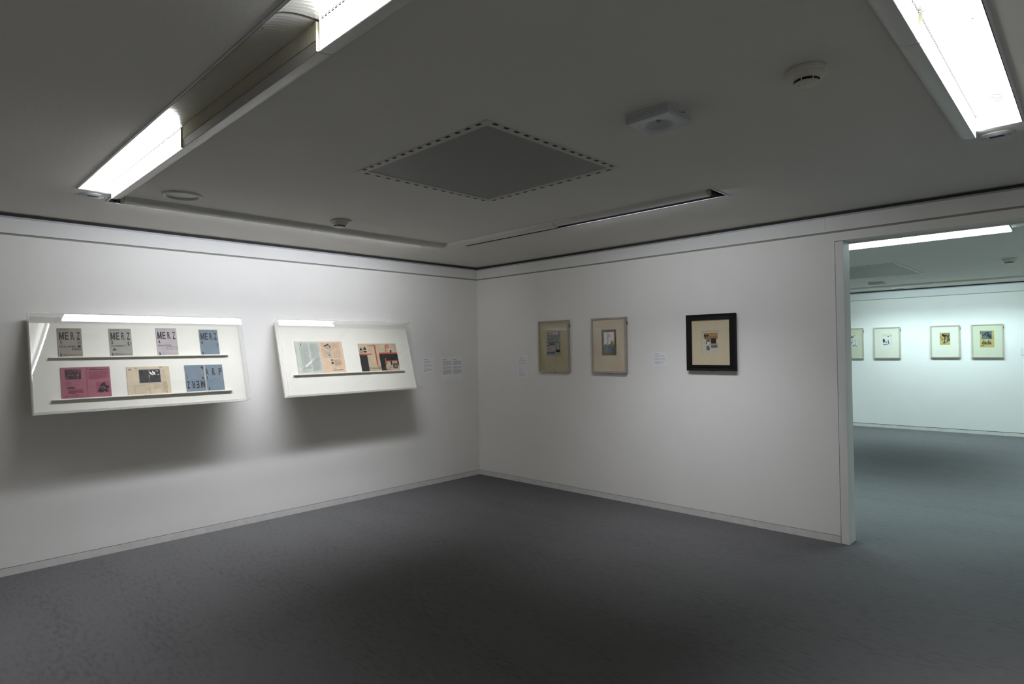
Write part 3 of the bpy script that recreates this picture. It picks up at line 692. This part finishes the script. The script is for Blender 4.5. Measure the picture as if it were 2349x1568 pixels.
def ir(s):
    s.rect(.07, .50, .05, .52, 'peachdk'); s.rect(.52, .88, .05, .53, 'peachdk')
    s.rect(.54, .70, .255, .265, 'peach', s.top+.0009); s.line((.07, .18), (.38, .31), .03, 'peach')
    s.poly([(.20, .15), (.38, .10), (.46, .22), (.30, .25)], 'greyink'); s.line((.19, .15), (.39, .095), .045, 'ink'); s.line((.30, .25), (.47, .22), .05, 'ink'); s.line((.39, .10), (.48, .20), .04, 'ink')
    s.poly([(.22, .51), (.22, .40), (.26, .35), (.33, .32), (.42, .32), (.50, .36), (.50, .51)], 'beigedk'); s.circ(.35, .40, .10, 'grey', .8)
    s.line((.30, .41), (.33, .49), .06, 'peach'); s.rect(.33, .385 + .0, .415, .455, 'ink'); s.rect(.17, .25, .44, .49, 'ink'); s.line((.22, .50), (.36, .51), .03, 'ink')
    for k in range(2): s.line((.40, .56+.07*k), (.50, .63-.07*k), .022, 'ink')
    s.rect(.41, .50, .655, .715, 'ink'); s.lines(.54, .86, .57, .78, 20, 'peachdk', .7, .05, 7); s.lines(.42, .86, .80, .85, 3, 'peachdk', .6); s.lines(.44, .80, .855, .88, 1, 'greyink', .8); s.rect(.43, .87, .90, .918, 'ink')
spread('open magazine with a pale green left page and peach right page', -2.4838, .5188, .250, .252, .3275, il, ir, 'green', 'peach')
def bottle(s, cx, c, d, w):
    h = d-c; s.poly([(cx-w*.2, c+h*.2), (cx-w*.35, c), (cx, c+h*.15), (cx+w*.35, c), (cx+w*.2, c+h*.2), (cx+w*.45, c+h*.45), (cx+w*.5, d), (cx-w*.5, d), (cx-w*.45, c+h*.45)], 'ink')
    s.rect(cx-w*.38, cx+w*.38, c+h*.60, c+h*.72, 'beige'); s.rect(cx-w*.38, cx+w*.38, c+h*.78, c+h*.92, 'tan')
def pl(s):
    bottle(s, .12, .14, .32, .15); bottle(s, .31, .10, .32, .16)
    s.lines(.46, .70, .10, .33, 16, 'beigedk', .6, .02, 3); s.rect(.45, .86, .06, .085, 'red'); s.rect(.80, .87, .06, .80, 'red')
    s.rect(0, .62, .365, .405, 'red'); s.rect(0, .38, .41, 1, 'ink'); s.text('Pelikan', .42, .80, .86, .92, 'ink', .02); s.circ(.90, .885, .07, 'ink'); s.circ(.90, .885, .045, 'tan'); s.lines(.42, .98, .955, .975, 1, 'dark', .8, 0)
def pr_(s):
    s.rect(.38, .42, .07, .32, 'red'); s.circ(.51, .11, .09, 'red'); s.circ(.51, .11, .05, 'tan'); s.lines(.38, .98, .01, .03, 1, 'amber', .8, 0)
    s.rect(0, 1, .335, .385, 'red'); s.rect(.62, .70, .24, .35, 'ink'); s.rect(0, 1, .388, .63, 'ink'); s.rect(0, .26, .63, 1, 'ink'); s.rect(.26, .34, .955, 1, 'ink')
    s.rect(.27, .33, .54, .80, 'red'); s.rect(.33, 1, .632, .66, 'red'); s.rect(.54, .63, .66, .79, 'ink'); s.rect(.54, .63, .785, .81, 'red'); s.rect(.91, 1, .66, .80, 'ink'); s.rect(.90, 1, .80, .825, 'red')
    s.lines(.30, .52, .66, .74, 5, 'beigedk', .5); s.lines(.30, .56, .82, .95, 10, 'beigedk', .7, .02, 4)
    s.poly([(.66, .75), (.72, .70), (.74, .76), (.77, .68), (.79, .76), (.84, .71), (.90, .76), (.90, .92), (.84, .93), (.70, .93), (.64, .90)], 'dark'); s.blotch(.67, .88, .77, .91, 9, ['cream', 'tan', 'ink'], 8, .3)
    s.rect(.35, .58, .965, .99, 'red')
spread('open magazine with bold red and black bars, right end of its ledge', -1.799, .5170, .2375, .2320, .3015, pl, pr_, 'tan', 'tan')

# ------------------------------------------------------------------ framed pictures
def picture(label, x, z, w, h, y, wood, bar, matm, opening, art, artf, depth=.035, group='framed pictures', bracket=True, rec=.007, clip=True):
    """x, z = lower left corner on the wall plane y ; facing -y"""
    M4 = frame4((x, y-.0005, z), (1, 0, 0), (0, 0, 1), (0, -1, 0))
    t = thing('framed_picture', label, 'picture', M4, group)
    b = MB(); o = [(0, 0), (w, 0), (w, h), (0, h)]; ins = [(bar, bar), (w-bar, bar), (w-bar, h-bar), (bar, h-bar)]
    mid = [(bar*.45, bar*.45), (w-bar*.45, bar*.45), (w-bar*.45, h-bar*.45), (bar*.45, h-bar*.45)]
    zf = depth; st = [(o, .0), (o, zf-.002), ([(a+(.002 if a == 0 else -.002), c+(.002 if c == 0 else -.002)) for a, c in o], zf)]
    if wood == 'blackwood': st += [(mid, zf-.004), ([(a, c) for a, c in [(bar*.6, bar*.6), (w-bar*.6, bar*.6), (w-bar*.6, h-bar*.6), (bar*.6, h-bar*.6)]], zf-.001)]
    st += [([(a+(-.002 if a < w/2 else .002), c+(-.002 if c < h/2 else .002)) for a, c in ins], zf), (ins, zf-.002), (ins, zf-rec)]
    b.grid([[(a, c, q) for a, c in r] for r, q in st], wood, False, True)
    b.face([(a, c, 0) for a, c in o][::-1], wood); b.build('frame', t)
    # mat board with a window
    ax0, ax1, az0, az1 = art; zz = zf-rec-.001; b = MB()
    O = [(bar, bar), (w-bar, bar), (w-bar, h-bar), (bar, h-bar)]; I = [(ax0, az0), (ax1, az0), (ax1, az1), (ax0, az1)]; I2 = [(ax0+.0015, az0+.0015), (ax1-.0015, az0+.0015), (ax1-.0015, az1-.0015), (ax0+.0015, az1-.0015)]
    b.grid([[(a, c, zz) for a, c in O], [(a, c, zz) for a, c in I], [(a, c, zz-.002) for a, c in I2]], matm, False, True); b.build('mat_board', t)
    s = Sheet(ax1-ax0, az1-az0, artf[0], .0012, x0=ax0, y0=az0, z0=zz-.0045); artf[1](s); s.build('artwork', t)
    b = MB(); b.face([(bar, bar, zf-rec+.002), (w-bar, bar, zf-rec+.002), (w-bar, h-bar, zf-rec+.002), (bar, h-bar, zf-rec+.002)], 'glass'); b.build('glass', t)
    if bracket:
        b = MB(); b.box(w+.0003, w+.005, h*.865, h*.925, .003, .009, 'black'); b.box(w+.0003, w+.009, h*.865, h*.882, .004, .011, 'black'); b.build('wall_bracket', t)
    if clip:
        b = MB(); b.box(w*.5-.006, w*.5+.006, -.009, -.0003, .002, .010, 'greyink'); b.build('bottom_clip', t)
    return t
def art_a(s):
    s.rect(.08, .92, .05, .95, 'grey'); s.rect(.09, .80, .09, .16, 'cream'); s.circ(.16, .115, .055, 'rust', .8); s.rect(.18, .66, .10, .125, 'rust')
    s.rect(.09, .86, .16, .50, 'photo'); s.blotch(.09, .86, .17, .56, 22, ['ink', 'slate', 'photo', 'grey', 'cream'], 31, .35); s.rect(.80, .92, .06, .36, 'slate')
    s.rect(.20, .58, .44, .58, 'brown'); s.rect(.08, .60, .58, .76, 'dark'); s.blotch(.08, .6, .57, .80, 14, ['ink', 'cream', 'grey', 'slate'], 33, .35)
    s.rect(.06, .58, .83, .92, 'slate'); s.rect(.66, .92, .46, .85, 'ink'); s.rect(.69, .89, .48, .75, 'grey'); s.rect(.69, .89, .775, .83, 'cream'); s.blotch(.6, .9, .3, .5, 6, ['ink', 'cream'], 35, .3)
def art_b(s):
    s.rect(.15, .86, .09, .88, 'white'); s.rect(.15, .86, .57, .88, 'teal'); s.blotch(.17, .84, .60, .87, 16, ['ink', 'teal', 'dark', 'slate'], 41, .35)
    s.line((.45, .09), (.42, .50), .055, 'slate'); s.poly([(.56, .19), (.61, .27), (.50, .27)], 'rust'); s.poly([(.62, .42), (.84, .46), (.80, .62), (.60, .60)], 'amber'); s.rect(.64, .74, .53, .58, 'ink')
    s.poly([(.34, .52), (.44, .50), (.48, .64), (.36, .65)], 'grey'); s.poly([(.44, .51), (.54, .53), (.55, .64), (.5, .65)], 'ink'); s.circ(.42, .80, .05, 'white'); s.poly([(.34, .66), (.40, .76), (.36, .78), (.32, .70)], 'grey')
def art_c(s):
    s.rect(.12, .90, .09, .355, 'amber'); s.circ(.19, .20, .065, 'ink'); s.circ(.33, .20, .065, 'ink'); s.rect(.20, .26, .25, .34, 'ink'); s.line((.28, .275), (.88, .27), .03, 'brown')
    s.rect(.26, .48, .33, .50, 'teal'); s.rect(.52, .81, .32, .55, 'ink'); s.poly([(.30, .48), (.46, .47), (.40, .58), (.30, .63), (.27, .60)], 'white'); s.rect(.24, .31, .50, .56, 'dark')
    s.rect(.42, .90, .56, .60, 'amber'); s.poly([(.26, .84), (.27, .67), (.34, .62), (.44, .68), (.46, .84)], 'teal'); s.poly([(.52, .62), (.86, .62), (.90, .73), (.52, .74)], 'teal')
def art_d(s):
    s.rect(.03, .93, .04, .96, 'white'); s.circ(.40, .10, .07, 'yellow'); s.circ(.88, .12, .09, 'yellow'); s.circ(.12, .10, .08, 'aqua'); s.circ(.62, .16, .10, 'slate', .7); s.line((.66, .2), (.9, .3), .10, 'aqua')
    s.poly([(.08, .40), (.20, .33), (.28, .55), (.16, .76), (.08, .60)], 'yellow'); s.circ(.12, .44, .06, 'slate'); s.line((.10, .88), (.62, .82), .09, 'slate'); s.line((.60, .50), (.66, .80), .08, 'ink'); s.line((.38, .60), (.46, .72), .08, 'ink'); s.line((.46, .70), (.60, .64), .06, 'ink')
    s.line((.30, .5), (.26, .72), .03, 'teal'); s.blotch(.68, .93, .68, .86, 6, ['aqua', 'teal'], 51, .3); s.line((.5, .44), (.72, .36), .015, 'greyink')
def art_e(s):
    s.blotch(.06, .94, .05, .88, 46, ['ink', 'ink', 'dark', 'ochre'], 61, .34)
def art_f(s):
    s.rect(.0, .10, .02, .2, 'brown'); s.rect(.12, .84, .04, .50, 'teal')
    s.poly([(.14, .28), (.38, .14), (.52, .06), (.66, .12), (.62, .26), (.76, .22), (.80, .40), (.84, .48), (.70, .46), (.56, .38), (.44, .28), (.30, .26), (.22, .30)], 'ink')
    s.poly([(.40, .22), (.50, .14), (.58, .24), (.48, .26)], 'teal'); s.rect(.36, .50, .53, .56, 'beige'); s.text('dada', .12, .80, .57, .82, 'ink', .035); s.rect(.02, .28, .86, .92, 'brown'); s.line((.85, .42), (1, .40), .02, 'brown')
def art_g(s):
    s.rect(.02, .96, .03, .97, 'white'); s.circ(.72, .12, .12, 'yellow', .8); s.circ(.55, .22, .12, 'slate', .7); s.rect(.1, .5, .1, .3, 'rust'); s.line((.0, .5), (.85, .34), .02, 'ink'); s.circ(.8, .55, .14, 'yellow'); s.circ(.25, .5, .14, 'dark', .8)
    s.line((.5, .6), (.4, .85), .05, 'dark'); s.line((.1, .85), (.3, .72), .06, 'ink'); s.line((.8, .7), (.9, .95), .05, 'dark'); s.circ(.65, .86, .13, 'grey', .8); s.blotch(.1, .9, .3, .9, 10, ['beige', 'grey', 'rust', 'yellow'], 71, .25)
G1 = 'framed pictures on the wall beside the doorway'
def O(x, z, *r): return [r[0]-x, r[1]-x, r[2]-z, r[3]-z]
picture('narrow pale wood framed picture nearest the room corner, yellowish mount', 1.047, 1.298, .436, .576, 0, 'wood', .020, 'mat1', None, O(1.047, 1.298, 1.160, 1.375, 1.4795, 1.7665), ('grey', art_a), group=G1)
picture('pale wood framed picture with a dark brown edged collage, middle of three', 1.793, 1.302, .428, .570, 0, 'wood', .019, 'mat2', None, O(1.793, 1.302, 1.921, 2.103, 1.4825, 1.7495), ('brown', art_b), group=G1)
picture('picture in a heavy black frame, nearest the doorway', 2.884, 1.340, .465, .511, 0, 'blackwood', .0515, 'mat3', None, O(2.884, 1.340, 3.031, 3.201, 1.492, 1.6995), ('cream', art_c), depth=.04, group=G1, bracket=False, rec=.012)
G2 = 'framed pictures on the far wall of the next room'
picture('first framed picture in the bluish room, half hidden by the door jamb', 2.0, 1.290, .428, .582, YF, 'wood2', .018, 'mat5', None, O(2.0, 1.29, 2.13, 2.325, 1.501, 1.759), ('white', art_g), depth=.03, group=G2)
picture('framed picture with small yellow and blue drawing, second in the bluish room', 2.598, 1.292, .431, .580, YF, 'wood2', .020, 'mat4', None, O(2.598, 1.292, 2.738, 2.900, 1.5195, 1.7355), ('white', art_d), depth=.03, group=G2)
picture('framed picture with a small black and ochre print, third in the bluish room', 3.489, 1.303, .430, .568, YF, 'wood2', .020, 'mat4', None, O(3.489, 1.303, 3.6265, 3.780, 1.5245, 1.7405), ('ochre', art_e), depth=.03, group=G2)
picture('framed picture with an ochre cover reading dada, rightmost in the bluish room', 4.075, 1.301, .431, .568, YF, 'wood2', .020, 'mat5', None, O(4.075, 1.301, 4.194, 4.385, 1.4725, 1.758), ('ochre', art_f), depth=.03, group=G2)

# ------------------------------------------------------------------ wall labels
def wlabel(label, M4, w, h, kind, seed):
    s = Sheet(w, h, 'label', .0016)
    if kind == 'big':
        s.rect(.10, .46, .105, .125, 'greyink'); s.lines(.10, .94, .17, .37, 9, 'labelink', .55, .1, seed); s.lines(.10, .94, .41, .52, 5, 'labelink', .55, .1, seed+1); s.lines(.10, .94, .55, .75, 9, 'labelink', .55, .1, seed+2)
    else:
        s.rect(.08, .42, .13, .16, 'greyink'); s.lines(.08, .80, .25, .40, 4, 'labelink', .45, .35, seed); s.lines(.08, .88, .46, .62, 4, 'labelink', .45, .35, seed+1); s.lines(.08, .85, .70, .90, 5, 'labelink', .45, .35, seed+2)
    for fx in (.06, .94): s.circ(fx, .05 if kind != 'big' else .03, .012, 'labelink')
    return tag(s.build('wall_label', M4=M4), label, 'label', 'white text labels on the walls')

def LM(y, z): return frame4((.0005, y, z), (0, 1, 0), (0, 0, 1), (1, 0, 0))
def RM(x, z, y=0): return frame4((x, y-.0005, z), (1, 0, 0), (0, 0, 1), (0, -1, 0))
wlabel('small white text label just right of the right display case', LM(-.870, 1.297), .157, .190, 'small', 11)
wlabel('left sheet of the double text panel near the room corner', LM(-.594, 1.2025), .1625, .2815, 'big', 12)
wlabel('right sheet of the double text panel, closest to the room corner', LM(-.4305, 1.2025), .1625, .2805, 'big', 16)
wlabel('upper of two small labels left of the narrow wooden framed picture', RM(.699, 1.370), .154, .118, 'small', 21)
wlabel('lower of two small labels left of the narrow wooden framed picture', RM(.699, 1.2325), .154, .1165, 'small', 24)
wlabel('small white label left of the black framed picture', RM(2.511, 1.383), .152, .130, 'small', 27)
wlabel('text label in the bluish room, cut off by the right edge', RM(4.703, 1.307, YF), .157, .179, 'small', 31)

# ------------------------------------------------------------------ camera, world, view
cam = bpy.data.cameras.new('camera'); co = bpy.data.objects.new('camera', cam); COL.objects.link(co)
cam.sensor_width = 36; cam.sensor_fit = 'HORIZONTAL'; cam.lens = 1389.5696*36/2349; cam.clip_start = .02
yw, pt, rl = 0.767964701, 0.0132764272, -0.0154048307
fw = Vector((-math.sin(yw)*math.cos(pt), math.cos(yw)*math.cos(pt), math.sin(pt)))
rt = Vector((math.cos(yw), math.sin(yw), 0)); u0 = rt.cross(fw)
r2 = math.cos(rl)*rt+math.sin(rl)*u0; u2 = -math.sin(rl)*rt+math.cos(rl)*u0
co.matrix_world = frame4((5.62545538, -5.20304369, 1.55446290), r2, u2, -fw)
SC.camera = co
w = bpy.data.worlds.new('world'); SC.world = w; w.use_nodes = True
w.node_tree.nodes['Background'].inputs[0].default_value = (.01, .01, .01, 1)
SC.view_settings.view_transform = 'Standard'; SC.view_settings.look = 'None'
SC.view_settings.exposure = 0; SC.view_settings.gamma = 1
SC.view_settings.use_curve_mapping = False
